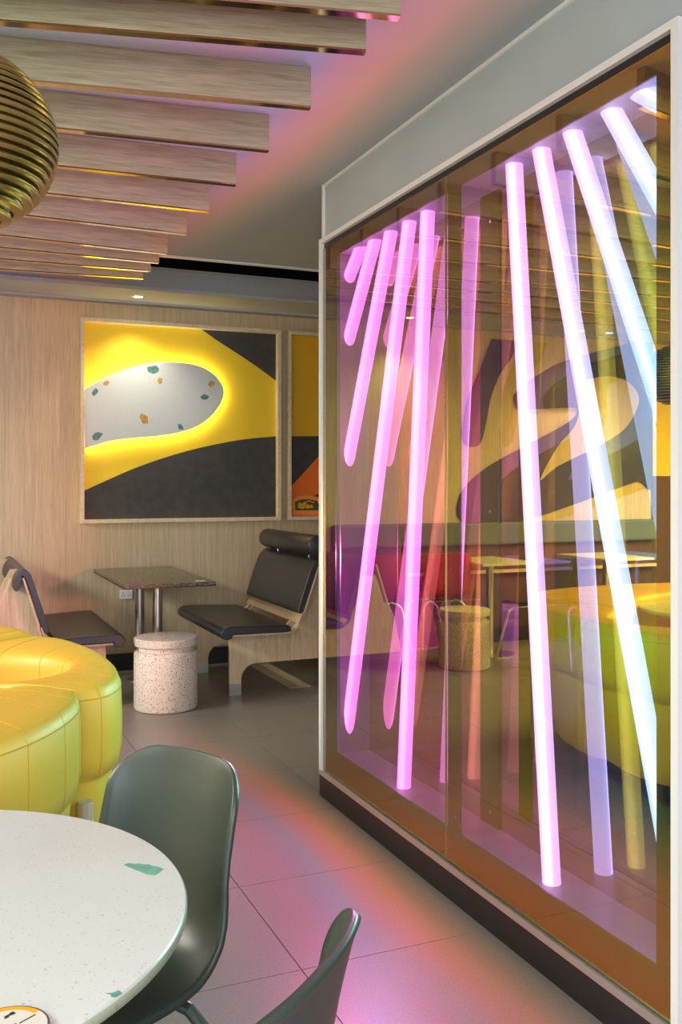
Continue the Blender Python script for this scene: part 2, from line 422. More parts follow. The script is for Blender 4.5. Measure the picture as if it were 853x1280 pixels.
MB().box((1.76, Y0+.03, .0945), (1.93, Y1, 2.431)).box((G+.03, Y1-.012, .0945), (1.76, Y1, 2.431)).build('case_carcass', M_fascia, case)
for z in (.272, 1.273, 2.24):
    MB().tube([(b0-.002, 2.717, z), (b0+.001, 2.717, z)], .006, 10).build('stud', M_chrome, case)
    MB().tube([(MX-.012, 2.717, z), (MX-.006, 2.717, z)], .006, 10).build('stud', M_chrome, case)

TXX = 1.63; TR = .0265
tubes = [  # (top y, z) -> (bottom y, z), label
 ((3.585, 2.337), (3.694, 2.25), 'shortest glowing tube, high in the far corner of the glass case'),
 ((3.446, 2.337), (3.694, 1.995), 'second glowing tube from the far end of the case, ending above head height'),
 ((3.301, 2.337), (3.694, 1.50), 'third glowing tube from the far end, stopping halfway down the case'),
 ((3.146, 2.337), (3.694, .40), 'long leaning glowing tube from the far end, ending just above the case floor'),
 ((3.004, 2.337), (3.192, .224), 'magenta glowing tube standing on the case floor just left of the glass joint'),
 ((2.454, 2.337), (2.263, .224), 'lilac glowing tube standing on the case floor right of the glass joint'),
 ((2.313, 2.337), (1.740, .31), 'long glowing tube crossing the right pane from lilac top to pale blue bottom'),
 ((2.166, 2.337), (1.742, 1.40), 'pale blue glowing tube leaning out at mid height behind the right pane'),
 ((2.001, 2.337), (1.742, 1.94), 'bright icy blue short tube leaning near the top right of the case'),
 ((1.875, 2.337), (1.745, 2.24), 'stubby white tube in the top right corner of the case'),
]
for (ty, tz), (by, bz), lab in tubes:
    o = thing('light_tube', (TXX, ty, tz), lab, 'light tube', 'tilted light tubes in the glass case')
    top = Vector((TXX, ty, tz)); bot = Vector((TXX, by, bz)); d = (bot-top).normalized()
    m = MB(); seg = 28
    # ends are cut flush with the ceiling, the floor or the side panel
    ry = Vector((0, 1, 0)); side = Vector((1, 0, 0)); nrm = d.cross(side).normalized()
    for P0, pl in ((top, 'z'), (bot, 'y' if bz > .23 else 'z')):
        for j in range(seg):
            an = 2*PI*j/seg; q = P0+(side*math.cos(an)+nrm*math.sin(an))*TR
            if pl == 'z': q = q+d*((P0.z-q.z)/d.z)
            else: q = q+d*((P0.y-q.y)/d.y)
            m.v.append(q)
    for j in range(seg): m.f.append((j, (j+1) % seg, seg+(j+1) % seg, seg+j)); m.m.append(0)
    m.f.append(tuple(range(seg-1, -1, -1))); m.m.append(0); m.f.append(tuple(range(seg, 2*seg))); m.m.append(0)
    ob = m.build('diffuser', M_tube, o, smooth=False); autosmooth(ob, 50)
    me = ob.data
    bm = bmesh.new(); bm.from_mesh(me); bmesh.ops.recalc_face_normals(bm, faces=bm.faces); bm.to_mesh(me); bm.free()

# ================================================================== CEILING SLATS
canopy = thing('slatted_ceiling_canopy', (-.5, 3.8, ZC), 'row of oak ceiling slats with polished gold undersides above the booth', 'ceiling slats')
SH = .127
slats = [(2.146-.42, 1.0866, 13.5), (2.146, 1.087, 13.2), (2.358, 1.089, 13.0), (2.779, 1.093, 9.9), (3.199, 1.099, 6.5), (3.62, 1.106, 4.2), (4.024, 1.108, 1.0), (4.436, 1.11, -2.3), (4.856, 1.115, -3.6), (5.072, 1.119, -.8), (5.29, 1.12, 2.0), (5.5-.002, 1.121, 5.8)]
for i, (ys, xs, ang) in enumerate(slats):
    a = math.radians(ang); L = 5.2
    R_ = Matrix.Rotation(-a, 4, 'Z')
    z0 = ZC-SH
    o = MB().box((-L, 0, .006), (0, .03, SH)).build('slat', M_slat, loc=(0, 0, 0), bevel=.0008)
    o.parent = canopy; o.location = (xs+.5, ys-3.8, -SH); o.rotation_euler = (0, 0, -a)
    e = MB().box((-L, .001, 0), (0, .029, .006)).build('edge_strip', M_gold, loc=(0, 0, 0)); e.parent = o; e.location = (0, 0, 0)
# downlights (real fittings in the ceiling / soffit)
dl = None
def downlight(x, y, z, lab, p=18):
    t = thing('downlight', (x, y, z), lab, 'downlight', 'recessed downlights')
    MB().lathe([(.046, -.001), (.046, -.006), (.034, -.006), (.030, -.002)], 24, (x, y, z), cap=False).build('bezel', M_whitebar, t, True)
    MB().lathe([(.031, -.0025), (.031, -.001)], 24, (x, y, z)).build('lens', M_down, t)
    spot('downlight_lamp', (x, y, z-.02), p, 110, 1, rad=.03)
downlight(1.334, 6.72, 2.68, 'small round downlight in soffit directly above the framed yellow picture', 24)
downlight(-.35, 6.72, 2.68, 'downlight in soffit right of the mural, seen in the glass', 26)
downlight(-2.0, 6.72, 2.68, 'downlight in soffit above the black mural shape, seen in the glass', 30)
downlight(-.064, 3.768, 2.66, 'downlight between the slats, seen reflected high in the right pane', 25)

# ================================================================== PICTURES ON THE WALL
XZ = lambda pts: [(a, b) for a, b in pts]
def frame(t, x0, x1, z0, z1, wd=.026, dp=.075):
    y1 = WY; y0 = WY-dp
    for nm, pts in (('frame_rail', [(x0, z1), (x1, z1), (x1-wd, z1-wd), (x0+wd, z1-wd)]), ('frame_rail', [(x0, z0), (x0+wd, z0+wd), (x1-wd, z0+wd), (x1, z0)]),
                    ('frame_stile', [(x0, z0), (x0, z1), (x0+wd, z1-wd), (x0+wd, z0+wd)]), ('frame_stile', [(x1, z0), (x1-wd, z0+wd), (x1-wd, z1-wd), (x1, z1)])):
        MB().prism(pts, 'y', y0, y1).build(nm, M_frame, t)
pa = thing('framed_picture', (1.73, WY, 1.8), 'large square oak-framed yellow and black picture with backlit terrazzo shape', 'picture')
frame(pa, .968, 2.478, 1.078, 2.545)
yb = WY-.012
MB().box((.99, yb, 1.1), (2.46, WY, 2.53)).build('yellow_board', M_artyel, pa)
blk_tr = [(1.86, 2.522), (2.455, 2.522), (2.455, 2.16), (2.30, 2.262), (2.13, 2.362), (1.98, 2.447)]
MB().prism(blk_tr, 'y', yb-.006, yb).build('black_corner_shape', M_artblk, pa)
blk = bez([(.99, 0, 1.305), (1.161, 0, 1.385), (1.36, 0, 1.473), (1.59, 0, 1.556), (1.83, 0, 1.625), (2.08, 0, 1.68), (2.26, 0, 1.708), (2.455, 0, 1.727)], 4)
MB().prism([(p.x, p.z) for p in blk]+[(2.455, 1.102), (.99, 1.102)], 'y', yb-.006, yb).build('black_lower_shape', M_artblk, pa)
bl = [(1.0, 0, 2.036), (1.097, 0, 2.094), (1.237, 0, 2.166), (1.379, 0, 2.218), (1.53, 0, 2.250), (1.68, 0, 2.257), (1.83, 0, 2.240), (1.94, 0, 2.186), (2.01, 0, 2.107), (2.022, 0, 2.030), (1.985, 0, 1.94), (1.905, 0, 1.848), (1.80, 0, 1.779), (1.68, 0, 1.739), (1.53, 0, 1.711), (1.355, 0, 1.694), (1.183, 0, 1.668), (1.0, 0, 1.612)]
bp_ = [(p.x, p.z) for p in bez(bl, 4)]
cxm, czm = 1.5, 1.96
MB().prism(bp_, 'y', yb-.046, yb-.034).build('terrazzo_shape', M_artwh, pa)
# LED ribbon standing behind the shape's edge
inn = [(max(x+(cxm-x)*.03, 1.0), z+(czm-z)*.035) for x, z in bp_]
m = MB(); n = len(inn)
for (x, z) in inn: m.v.append((x, yb-.033, z)); m.v.append((x, yb-.022, z))
for i in range(n-1): m.f.append((2*i, 2*i+2, 2*i+3, 2*i+1)); m.m.append(0)
m.build('led_ribbon', M_halo, pa)
random.seed(3)
def chip(cx_, cz_, s, mt, ang, k=6, parent=None, y0=0, y1=0, sq=.7):
    pts = []
    for i in range(k):
        an = 2*PI*i/k+random.uniform(-.25, .25); r = s*random.uniform(.75, 1.15)
        px, pz = r*math.cos(an), r*sq*math.sin(an)
        pts.append((cx_+px*math.cos(ang)-pz*math.sin(ang), cz_+px*math.sin(ang)+pz*math.cos(ang)))
    return MB().prism(pts, 'y', y0, y1).build('terrazzo_chip', mt, parent)
for (cx_, cz_, s, g, an) in [(1.485, 2.197, .048, 1, .2), (1.54, 2.118, .028, 0, 1.8), (1.93, 2.115, .032, 0, .8), (1.872, 2.010, .034, 1, .1), (1.418, 1.835, .042, 0, -.8), (1.69, 1.782, .028, 1, 2.0), (1.085, 1.706, .042, 1, .4), (1.072, 2.020, .030, 1, 1.1), (1.15, 2.085, .025, 0, .3)]:
    chip(cx_, cz_, s, M_artchg if g else M_artcho, an, 7 if g else 5, pa, yb-.0475, yb-.046)

pb = thing('framed_picture', (3.0, WY, 1.8), 'second oak-framed picture, yellow over black and orange, partly hidden by the glass case', 'picture')
frame(pb, 2.535, 3.75, 1.078, 2.545)
MB().box((2.56, yb, 1.1), (3.73, WY, 2.53)).build('yellow_board', mat('amber_panel', (.80, .46, .01), .55), pb)
MB().prism([(2.56, 1.73), (3.73, 1.76), (3.73, 1.1), (2.56, 1.1)], 'y', yb-.004, yb).build('black_panel', M_artblk, pb)
MB().prism([(2.56, 1.32), (2.835, 1.60), (3.2, 1.74), (3.73, 1.74), (3.73, 1.1), (2.56, 1.1)], 'y', yb-.007, yb-.004).build('orange_print', M_orange, pb)
MB().prism([(2.74, 1.255), (2.80, 1.275), (2.90, 1.31), (3.0, 1.30), (3.0, 1.16), (2.74, 1.16)], 'y', yb-.008, yb-.007).build('shadow_print', M_dkbrown, pb)
MB().prism([(2.59, 1.115), (2.585, 1.235), (2.64, 1.262), (2.72, 1.268), (2.80, 1.255), (2.84, 1.235), (2.86, 1.115)], 'y', yb-.010, yb-.008).build('tray_print', M_orlight, pb)
MB().prism([(2.613, 1.150), (2.608, 1.218), (2.66, 1.236), (2.73, 1.238), (2.80, 1.222), (2.825, 1.150)], 'y', yb-.011, yb-.010).build('screen_print', M_dkgreen, pb)
MB().prism([(2.63, 1.17), (2.64, 1.213), (2.675, 1.205), (2.69, 1.222), (2.70, 1.19), (2.68, 1.16)], 'y', yb-.012, yb-.011).build('emblem_print', M_stor, pb)
MB().tube([(2.69, yb-.012, 1.20), (2.72, yb-.012, 1.225), (2.77, yb-.012, 1.212)], .005, 6).build('emblem_print', M_orlight, pb)
MB().prism([(2.70, 1.165), (2.69, 1.19), (2.72, 1.20), (2.735, 1.185), (2.75, 1.2), (2.765, 1.17)], 'y', yb-.012, yb-.011).build('emblem_print', M_stor, pb)

# ================================================================== MURAL (left part of the far wall, seen in the glass)
mu = thing('wall_mural', (-2, WY, 1.8), 'black abstract shapes mounted on the oak wall, seen in the glass reflection', 'mural')
leaf = [(-1.28, 0, 2.6), (-1.159, 0, 2.319), (-1.042, 0, 2.062), (-0.997, 0, 1.845), (-1.001, 0, 1.719), (-1.067, 0, 1.673), (-1.159, 0, 1.704), (-1.214, 0, 1.868), (-1.261, 0, 2.087), (-1.35, 0, 2.291), (-1.48, 0, 2.462), (-1.545, 0, 2.6)]
MB().prism([(p.x, p.z) for p in bez(leaf, 4)], 'y', WY-.02, WY).build('leaf_shape', M_mural, mu)
dark = [(-1.514, 2.059), (-1.545, 2.171), (-1.855, 2.37), (-2.128, 2.477), (-2.696, 2.63), (-3.02, 2.66), (-3.02, 1.39), (-2.843, 1.379), (-2.314, 1.226), (-1.766, 1.073), (-1.415, 1.005), (-1.159, 0.987), (-0.972, 1.055), (-0.939, 1.163), (-1.013, 1.324), (-1.244, 1.505), (-1.677, 1.712), (-2.082, 1.908), (-2.193, 2.017), (-2.128, 2.038), (-1.855, 2.022), (-1.567, 2.006)]
MB().prism([(p.x, p.z) for p in bez([(a, 0, b) for a, b in dark], 4, True)], 'y', WY-.018, WY).build('hand_shape', M_mural, mu)
fing = [(-1.766, 1.393), (-1.945, 1.51), (-2.361, 1.685), (-2.672, 1.845), (-2.819, 2.024), (-2.853, 2.162), (-2.745, 2.283), (-2.552, 2.333), (-2.314, 2.304), (-2.193, 2.215), (-2.16, 1.909), (-1.945, 1.679)]
MB().prism([(p.x, p.z) for p in bez([(a, 0, b) for a, b in fing], 4, True)], 'y', WY-.026, WY-.018).build('finger_shape', M_mudw, mu)
MB().box((-4.6, WY-.024, 1.43), (-3.02, WY, 2.66)).build('yellow_field', M_muye, mu)
MB().box((-4.6, WY-.024, .0), (-3.02, WY, 1.43)).build('brown_field', M_brown, mu)

# ================================================================== TERRAZZO STOOLS
stool = thing('terrazzo_stool', (1.31, 5.75, 0), 'white terrazzo drum stool with red chips in front of the square table', 'stool', 'terrazzo drum stools')
sb = MB().lathe([(.180, 0), (.188, .004), (.192, .012), (.192, .340), (.188, .350), (.178, .355)], 56, (1.31, 5.75, 0)).build('drum', M_terr, stool, auto=True)
MB().lathe([(.166, .355), (.166, .385)], 56, (1.31, 5.75, 0)).build('neck', M_terr, stool, auto=True)
MB().lathe([(.180, .382), (.190, .386), (.192, .394), (.192, .424), (.187, .431), (.178, .433)], 56, (1.31, 5.75, 0)).build('seat', M_terr, stool, auto=True)
dup(stool, (2.53, 5.64, 0), .8, 'terrazzo drum stool half hidden by the white edge of the glass case')
dup(stool, (-.50, 6.14, 0), 1.7, 'terrazzo drum stool seen in the left pane beside the red chairs')
dup(stool, (-2.72, 6.72, 0), 2.6, 'terrazzo drum stool seen at the right edge of the glass behind a round table')

# ================================================================== SQUARE TABLE AND LOUNGE SEATS
tb = thing('rectangular_table', (1.33, 6.25, 0), 'dark speckled rectangular table on two steel columns against the oak wall', 'table')
MB().box((1.045, 5.66, .742), (1.60, 6.84, .762)).build('tabletop', M_granite, tb, bevel=.002)
MB().box((1.043, 5.658, .736), (1.602, 6.842, .7425)).build('edge_band', mat('dark_red_edge', (.05, .018, .015), .4), tb)
for (x, y) in ((1.325, 6.62), (1.335, 6.10)):
    MB().lathe([(.032, .008), (.032, .738)], 24, (x, y, 0)).build('column', M_steel, tb, auto=True)
    MB().lathe([(.088, 0), (.088, .006), (.07, .010), (.034, .012)], 32, (x, y, 0)).build('base_plate', M_steel, tb, auto=True)
    MB().lathe([(.06, .730), (.06, .737)], 24, (x, y, 0)).build('mount_plate', M_steel, tb)
tag(MB().box((1.49, 5.70, .7625), (1.545, 5.735, .766)).build('paper_slip', M_frame, loc=(1.51, 5.7, .763)), 'small pale paper marker lying on front right corner of the dark table', 'marker')

def lounge(sgn, ox, label, roll, y0=5.72, y1=6.86):
    """sgn=+1: faces -X ; coordinates u measured along sgn*X from ox (front edge of the seat)"""
    X = lambda u: ox+sgn*u*(1 if sgn > 0 else .87)
    t = thing('lounge_seat', (X(.4), (y0+y1)/2, 0), label, 'lounge chair', 'black padded lounge seats')
    def prism(name, pts, ya, yb_, mt, bev=0, auto=True, par=t):
        q = [(X(a), b) for a, b in pts]
        if sgn < 0: q = q[::-1]
        o = MB().prism(q, 'y', ya, yb_).build(name, mt, par, bevel=bev)
        if auto: autosmooth(o, 40)
        return o
    # side panels of oak with an arched cut-out and a steel foot
    def arc(cx_, cz_, r, a0, a1, n=8): return [(cx_+r*math.cos(math.radians(a0+(a1-a0)*i/n)), cz_+r*math.sin(math.radians(a0+(a1-a0)*i/n))) for i in range(n+1)]
    side = [(.085, .075), (.165, .075)]+arc(.265, .115, .10, 180, 90)[0:]+[(.95, .20), (1.02, .21), (.96, .45), (.72, .86), (.66, .86), (.50, .46), (.47, .43), (.43, .41), (.085, .405)]
    side[2:11] = [(.165, .10)]+arc(.265, .10, .10, 180, 90)[1:]
    for ya in (y0+.16, y1-.18):
        prism('side_panel', side, ya, ya+.02, M_ply, auto=False)
        MB().box((min(X(.085), X(.165)), ya-.001, 0), (max(X(.085), X(.165)), ya+.021, .076)).build('steel_foot', M_steel, t)
    # bent ply shell: seat, bend, back
    th = .012
    path = [(.03, .415), (.25, .412), (.40, .410), (.455, .416), (.50, .445), (.525, .49), (.55, .56), (.62, .76), (.648, .835)]
    path = [(p.x, p.z) for p in bez([(a, 0, b) for a, b in path], 4)]
    up = []; dn = []
    for i, (a, b) in enumerate(path):
        p0 = path[max(i-1, 0)]; p1 = path[min(i+1, len(path)-1)]; dx, dz = p1[0]-p0[0], p1[1]-p0[1]; l = math.hypot(dx, dz); nx, nz = -dz/l, dx/l
        up.append((a, b)); dn.append((a-nx*th, b-nz*th))
    # runners: two narrow bent strips at each side and the visible cross strip under the back pad
    for ya, yb_ in ((y0+.02, y0+.075), (y1-.075, y1-.02)):
        prism('bent_ply_strip', up+dn[::-1], ya, yb_, M_ply)
    prism('back_ply', [(.505, .462), (.52, .462), (.545, .53), (.53, .53)], y0+.02, y1-.02, M_ply)
    prism('seat_board', [(.03, .400), (.44, .398), (.44, .410), (.03, .412)], y0+.04, y1-.04, M_ply)
    prism('rear_strip', [(.72, .82), (.735, .82), (.83, .56), (.815, .56)], y0+.02, y0+.06, M_ply)
    # seat pad with rolled front
    pad = [(.06, .395), (.06, .415), (.44, .413), (.452, .425), (.448, .448), (.43, .456), (.25, .462), (.08, .470), (.03, .470), (.0, .458), (-.018, .435), (-.015, .41), (.0, .392), (.03, .386)]
    prism('seat_pad', pad, y0, y1, M_leath, .008)
    # back pad draped over the top of the back
    if roll:
        bp2 = [(.515, .525), (.503, .535), (.52, .60), (.58, .775), (.60, .82), (.635, .862), (.69, .880), (.75, .868), (.79, .83), (.80, .78), (.785, .775), (.76, .80), (.745, .828), (.69, .842), (.65, .825), (.625, .78), (.55, .56), (.533, .525)]
    else:
        bp2 = [(.50, .50), (.485, .51), (.52, .62), (.585, .80), (.605, .845), (.64, .868), (.67, .86), (.70, .825), (.71, .77), (.695, .745), (.675, .755), (.665, .79), (.645, .82), (.625, .80), (.56, .62), (.518, .50)]
    bp2 = [(p.x, p.z) for p in bez([(a, 0, b) for a, b in bp2], 3, True)]
    prism('back_pad', bp2, y0+.02, y1-.02, M_leath, .004)
    if roll:
        m = MB(); r = .068; cx_, cz_ = X(.655), .955; ya, yb_ = y0+.05, y1-.06
        m.tube([(cx_, ya, cz_), (cx_, ya+.004, cz_), (cx_, ya+.014, cz_), (cx_, yb_-.014, cz_), (cx_, yb_-.004, cz_), (cx_, yb_, cz_)], [r-.012, r-.004, r, r, r-.004, r-.012], 36)
        o = m.build('head_roll', M_leath, t); autosmooth(o, 50)
        for yy in (y0+.22, y1-.3):
            MB().tube([(cx_, yy, .86), (cx_, yy, .90)], .006, 8).build('roll_pin', M_chrome, t)
    return t
lounge(1, 1.665, 'black leather lounge seat with round head roll, right of the dark table', True)
lounge(-1, 1.045, 'black padded oak lounge seat without head roll, left of the table beside yellow booth', False)

# ================================================================== YELLOW BOOTH
sofa = thing('curved_booth', (-.2, 3.3, 0), 'round scalloped yellow leather booth sofa with stitched back lobes on wooden legs', 'sofa')
def lobe(name, outer, inner, z0, zs, zt, parent, seams, bulge=.03):
    """a padded back lobe: outer and inner plan curves with the same count; skin rises outside, rolls over the top, drops inside"""
    O_ = bez([(a, b, 0) for a, b in outer], 8); I_ = bez([(a, b, 0) for a, b in inner], 8)
    prof = [(0, z0, -.085), (0, z0+.03, -.062), (0, z0+.12, -.05), (0, zs-.10, -.035), (0, zs-.012, -.022), (0, zs, -.026), (0, zs+.012, 0), (0, zs+.06, .008), (0, zs+.14, .010), (0, zt-.035, .006), (.015, zt-.012, 0), (.06, zt-.002, 0), (.2, zt, 0), (.35, zt+.004, 0), (.5, zt+.006, 0), (.65, zt+.004, 0), (.8, zt, 0), (.92, zt-.006, 0), (.98, zt-.022, 0), (1, zt-.055, 0), (1, zt-.15, .0), (1, zt-.36, .0)]
    n = len(O_); k = len(prof); v = []; rows = []
    for i in range(n):
        o, q = O_[i], I_[i]; d = (q-o); L = d.length or 1e-6; d = d/L
        row = []
        for (f, z, off) in prof:
            p = o+d*L*f-d*off; row.append(Vector((p.x, p.y, z)))
        rows.append(row); v += row
    f = [(i*k+j, (i+1)*k+j, (i+1)*k+j+1, i*k+j+1) for i in range(n-1) for j in range(k-1)]
    f.append(tuple(range(k))); f.append(tuple((n-1)*k+j for j in range(k-1, -1, -1)))
    L0 = parent_world(parent)
    o = newobj(name, [p-L0 for p in v], f, M_yell, parent, True)
    bm = bmesh.new(); bm.from_mesh(o.data); bmesh.ops.recalc_face_normals(bm, faces=bm.faces); bm.to_mesh(o.data); bm.free()
    for s in seams:
        i = min(n-1, max(0, round(s*(n-1)))); row = rows[i]
        pth = [p.copy() for p in row[5:]]
        MB().tube(pth, .0013, 6).build('seam', M_pipe, o)
    # long seam round the rim and along the base
    MB().tube([r[9]+Vector((0, 0, 0)) for r in rows], .0018, 6).build('rim_piping', M_pipe, o)
    return o
# middle lobe (B), near lobe (A), far lobe (C)
outB = [(.385, 2.815), (.47, 2.85), (.53, 2.97), (.552, 3.15), (.545, 3.35), (.515, 3.58), (.45, 3.80), (.34, 3.93)]
inB = [(.12, 3.02), (.26, 3.05), (.36, 3.11), (.405, 3.20), (.40, 3.30), (.35, 3.42), (.25, 3.52), (.10, 3.60)]
lobe('back_lobe', outB, inB, .16, .50, .775, sofa, [.10, .26, .42, .58, .74, .9])
outA = [(.385, 2.83), (.372, 2.72), (.33, 2.60), (.25, 2.46), (.13, 2.33), (-.03, 2.22), (-.25, 2.13), (-.6, 2.08)]
inA = [(.20, 2.98), (.16, 2.95), (.10, 2.93), (.02, 2.90), (-.08, 2.86), (-.20, 2.82), (-.35, 2.78), (-.62, 2.74)]
lobe('back_lobe', outA, inA, .16, .50, .772, sofa, [.16, .33, .48, .64, .82])
outC = [(.36, 3.90), (.33, 4.05), (.25, 4.20), (.10, 4.33), (-.15, 4.40), (-.5, 4.42), (-.8, 4.38), (-1.1, 4.3)]
inC = [(.12, 3.62), (.05, 3.68), (-.05, 3.76), (-.15, 3.84), (-.28, 3.92), (-.5, 3.98), (-.75, 3.98), (-1.0, 3.95)]
lobe('back_lobe', outC, inC, .16, .50, .785, sofa, [.1, .3, .5, .7, .9])
# near run between opening and lobe A, and the seat inside
MB().prism([(-.62, 2.75), (.20, 2.84), (.38, 2.84), (.40, 3.0), (.14, 3.04), (-.62, 3.0)], 'z', .2, .765).build('near_back', M_yell, sofa, bevel=.02)
MB().prism([(.38, 3.2), (.34, 3.42), (.2, 3.6), (-.2, 3.86), (-1.0, 3.95), (-1.0, 3.0), (.14, 3.0), (.33, 3.08)], 'z', .2, .47).build('seat', M_yell, sofa, bevel=.02)
MB().prism([(.28, 2.84), (.45, 3.0), (.48, 3.3), (.42, 3.65), (.28, 3.92), (-1, 4.2), (-1, 2.3), (.1, 2.45)], 'z', .15, .2).build('base_board', M_black, sofa)
for (x, y) in ((.408, 2.825), (.39, 3.95), (.14, 2.26), (-.6, 4.44)):
    lg = MB().lathe([(.024, .11), (.024, .440), (.021, .445)], 20, (x, y, 0)).build('leg', M_legw, sofa, auto=True)
    MB().lathe([(.021, 0), (.021, .11)], 20, (x, y, 0)).build('metal_tip', M_chrome, lg, auto=True)

# ================================================================== FRONT TABLE
TC = (-.100, 1.530)
rt = thing('round_table', (TC[0], TC[1], 0), 'large round cream terrazzo table in the foreground, bottom left', 'table')
MB().lathe([(.459, .721), (.4675, .724), (.4685, .737), (.466, .740)], 160, (*TC, 0)).build('tabletop', M_table, rt, auto=True)
MB().lathe([(.4688, .7235), (.4696, .725), (.4696, .736), (.4688, .7375)], 160, (*TC, 0), cap=False).build('edge_band', M_tedge, rt, auto=True)
MB().lathe([(.04, .02), (.04, .72)], 32, (*TC, 0)).build('column', M_black, rt, auto=True)
MB().lathe([(.27, 0), (.27, .012), (.05, .02)], 64, (*TC, 0)).build('base_plate', M_black, rt, auto=True)
def flat(pts, z0, z1, name, mt, par): return MB().prism(pts, 'z', z0, z1).build(name, mt, par)
flat([(.290, 1.581), (.3, 1.585), (.306, 1.578), (.314, 1.577), (.321, 1.569), (.329, 1.566), (.333, 1.557), (.340, 1.551), (.347, 1.538), (.338, 1.527), (.330, 1.519), (.320, 1.524), (.312, 1.537), (.303, 1.553)], .740, .7403, 'terrazzo_chip', M_chip, rt)
flat([(.196, 1.192), (.206, 1.190), (.213, 1.193), (.2155, 1.184), (.207, 1.1785), (.2015, 1.180), (.202, 1.186)], .740, .7403, 'terrazzo_chip', M_chip, rt)
pk = thing('order_marker', (.078, 1.150, .7403), 'round cream table marker with orange ring and metal rim, bottom left corner', 'marker')
c = (.078, 1.150, .7405)
MB().lathe([(.046, 0), (.049, .001), (.050, .003), (.048, .005), (.046, .0052)], 64, c).build('metal_rim', M_chrome, pk, auto=True)
MB().lathe([(.045, .005), (.045, .0058)], 64, c).build('face', M_sticker, pk)
def ringseg(r0, r1, a0, a1, z0, z1, mt, name, n=30):
    pts = [(c[0]+r1*math.cos(a), c[1]+r1*math.sin(a)) for a in [a0+(a1-a0)*i/n for i in range(n+1)]]+[(c[0]+r0*math.cos(a), c[1]+r0*math.sin(a)) for a in [a1+(a0-a1)*i/n for i in range(n+1)]]
    m = MB(); 
    for i in range(n):
        q = [pts[i], pts[i+1], pts[2*n-i], pts[2*n+1-i]]; m.prism(q, 'z', z0, z1)
    return m.build(name, mt, pk)
ringseg(.0375, .0445, .55, 3.9, c[2]+.0058, c[2]+.0061, M_stor, 'orange_ring')
ringseg(.040, .0425, 1.75, 3.2, c[2]+.0061, c[2]+.0062, M_ink, 'printed_line')
def inkbar(x, y, L, wd, an, nm='printed_line'):
    M = Matrix.Translation((x, y, c[2]+.0058)) @ Matrix.Rotation(an, 4, 'Z')
    MB().box((-L/2, -wd/2, 0), (L/2, wd/2, .0003), M=M).build(nm, M_ink, pk)
for (dx, dy, L, wd, an) in [(.004, .026, .010, .0035, .5), (.009, .029, .005, .006, .5), (.002, .022, .006, .002, .5), (.024, .010, .022, .0018, .55), (.006, .002, .012, .0018, .55)]:
    inkbar(c[0]+dx, c[1]+dy, L, wd, an)

# ================================================================== SHELL CHAIRS
def shell_chair(label, loc, rot, mt, legmt, scale=1.0, group='moulded shell chairs', wd=.92):
    t = thing('shell_chair', loc, label, 'chair', group, rot)
    # side profile, y forward (+), seat front to top of back
    prof = [(.235, .450), (.215, .470), (.15, .479), (.06, .475), (-.04, .466), (-.115, .468), (-.170, .487), (-.208, .525), (-.230, .575), (-.245, .63), (-.258, .68), (-.272, .75), (-.286, .81), (-.292, .832)]
    hw = [.205, .212, .222, .230, .232, .232, .230, .226, .221, .216, .212, .210, .208, .207]
    lift = [.000, .0, .006, .016, .024, .034, .046, .040, .026, .012, .004, .0, -.004, -.012]      # edge raise
    wrap = [0, 0, 0, 0, 0, .006, .02, .038, .050, .060, .064, .062, .056, .046]        # edges come forward
    P = bez([(a, b, 0) for a, b in prof], 6); n = len(P)
    arc = [0]
    for i in range(1, n): arc.append(arc[-1]+(P[i]-P[i-1]).length)
    TOT = arc[-1]
    def at(sl):
        sl = min(max(sl, 0), TOT); i = 0
        while i < n-2 and arc[i+1] < sl: i += 1
        f = (sl-arc[i])/max(1e-6, arc[i+1]-arc[i]); return P[i].lerp(P[i+1], f), (i+f)
    def ip(arr, i):
        f = i/(n-1)*(len(arr)-1); k = min(int(f), len(arr)-2); return arr[k]+(arr[k+1]-arr[k])*(f-k)
    K = 24; v = []; fc = []; RC = .085
    for i in range(n):
        for j in range(K+1):
            sg = -1+2*j/K; e0 = abs(sg); sl = arc[i]; h0 = ip(hw, i)*wd
            for end in (0, 1):          # rounded corners: square-to-disc mapping in each corner patch
                dd = sl if end == 0 else TOT-sl
                a_ = (e0*h0-(h0-RC))/RC; b_ = 1-dd/RC
                if a_ > 0 and b_ > 0:
                    a2 = a_*math.sqrt(1-b_*b_/2); b2 = b_*math.sqrt(1-a_*a_/2)
                    e0 = ((h0-RC)+a2*RC)/h0; sl = (1-b2)*RC if end == 0 else TOT-(1-b2)*RC
                    break
            p, fi = at(sl); h = ip(hw, fi)*wd; l = ip(lift, fi); wp = ip(wrap, fi); e = e0**2.4
            v.append((math.copysign(e0, sg)*h if sg else 0, p.x+wp*e, p.y+l*e))
    for i in range(n-1):
        for j in range(K): fc.append((i*(K+1)+j, i*(K+1)+j+1, (i+1)*(K+1)+j+1, (i+1)*(K+1)+j))
    o = newobj('shell', v, fc, mt, t, True)
    sd = o.modifiers.new('solid', 'SOLIDIFY'); sd.thickness = .011; sd.offset = 0
    for sx in (-1, 1):
        for (y0, y1, nm) in ((.13, .235, 'leg'), (-.13, -.235, 'leg')):
            MB().tube([(sx*.10, y0*.8, .455), (sx*.15, y0*.95, .438), (sx*.178, y0*1.05, .405), (sx*.235, y1, .008)], .0115, 12).build(nm, legmt, None).parent = t
    m = MB().tube([(-.13, .10, .445), (.13, .10, .445)], .010, 8).tube([(-.13, -.10, .445), (.13, -.10, .445)], .010, 8)
    m.build('under_frame', legmt, None).parent = t
    t.scale = (scale,)*3
    return t
def face(nx, ny): return math.atan2(ny, nx)-PI/2
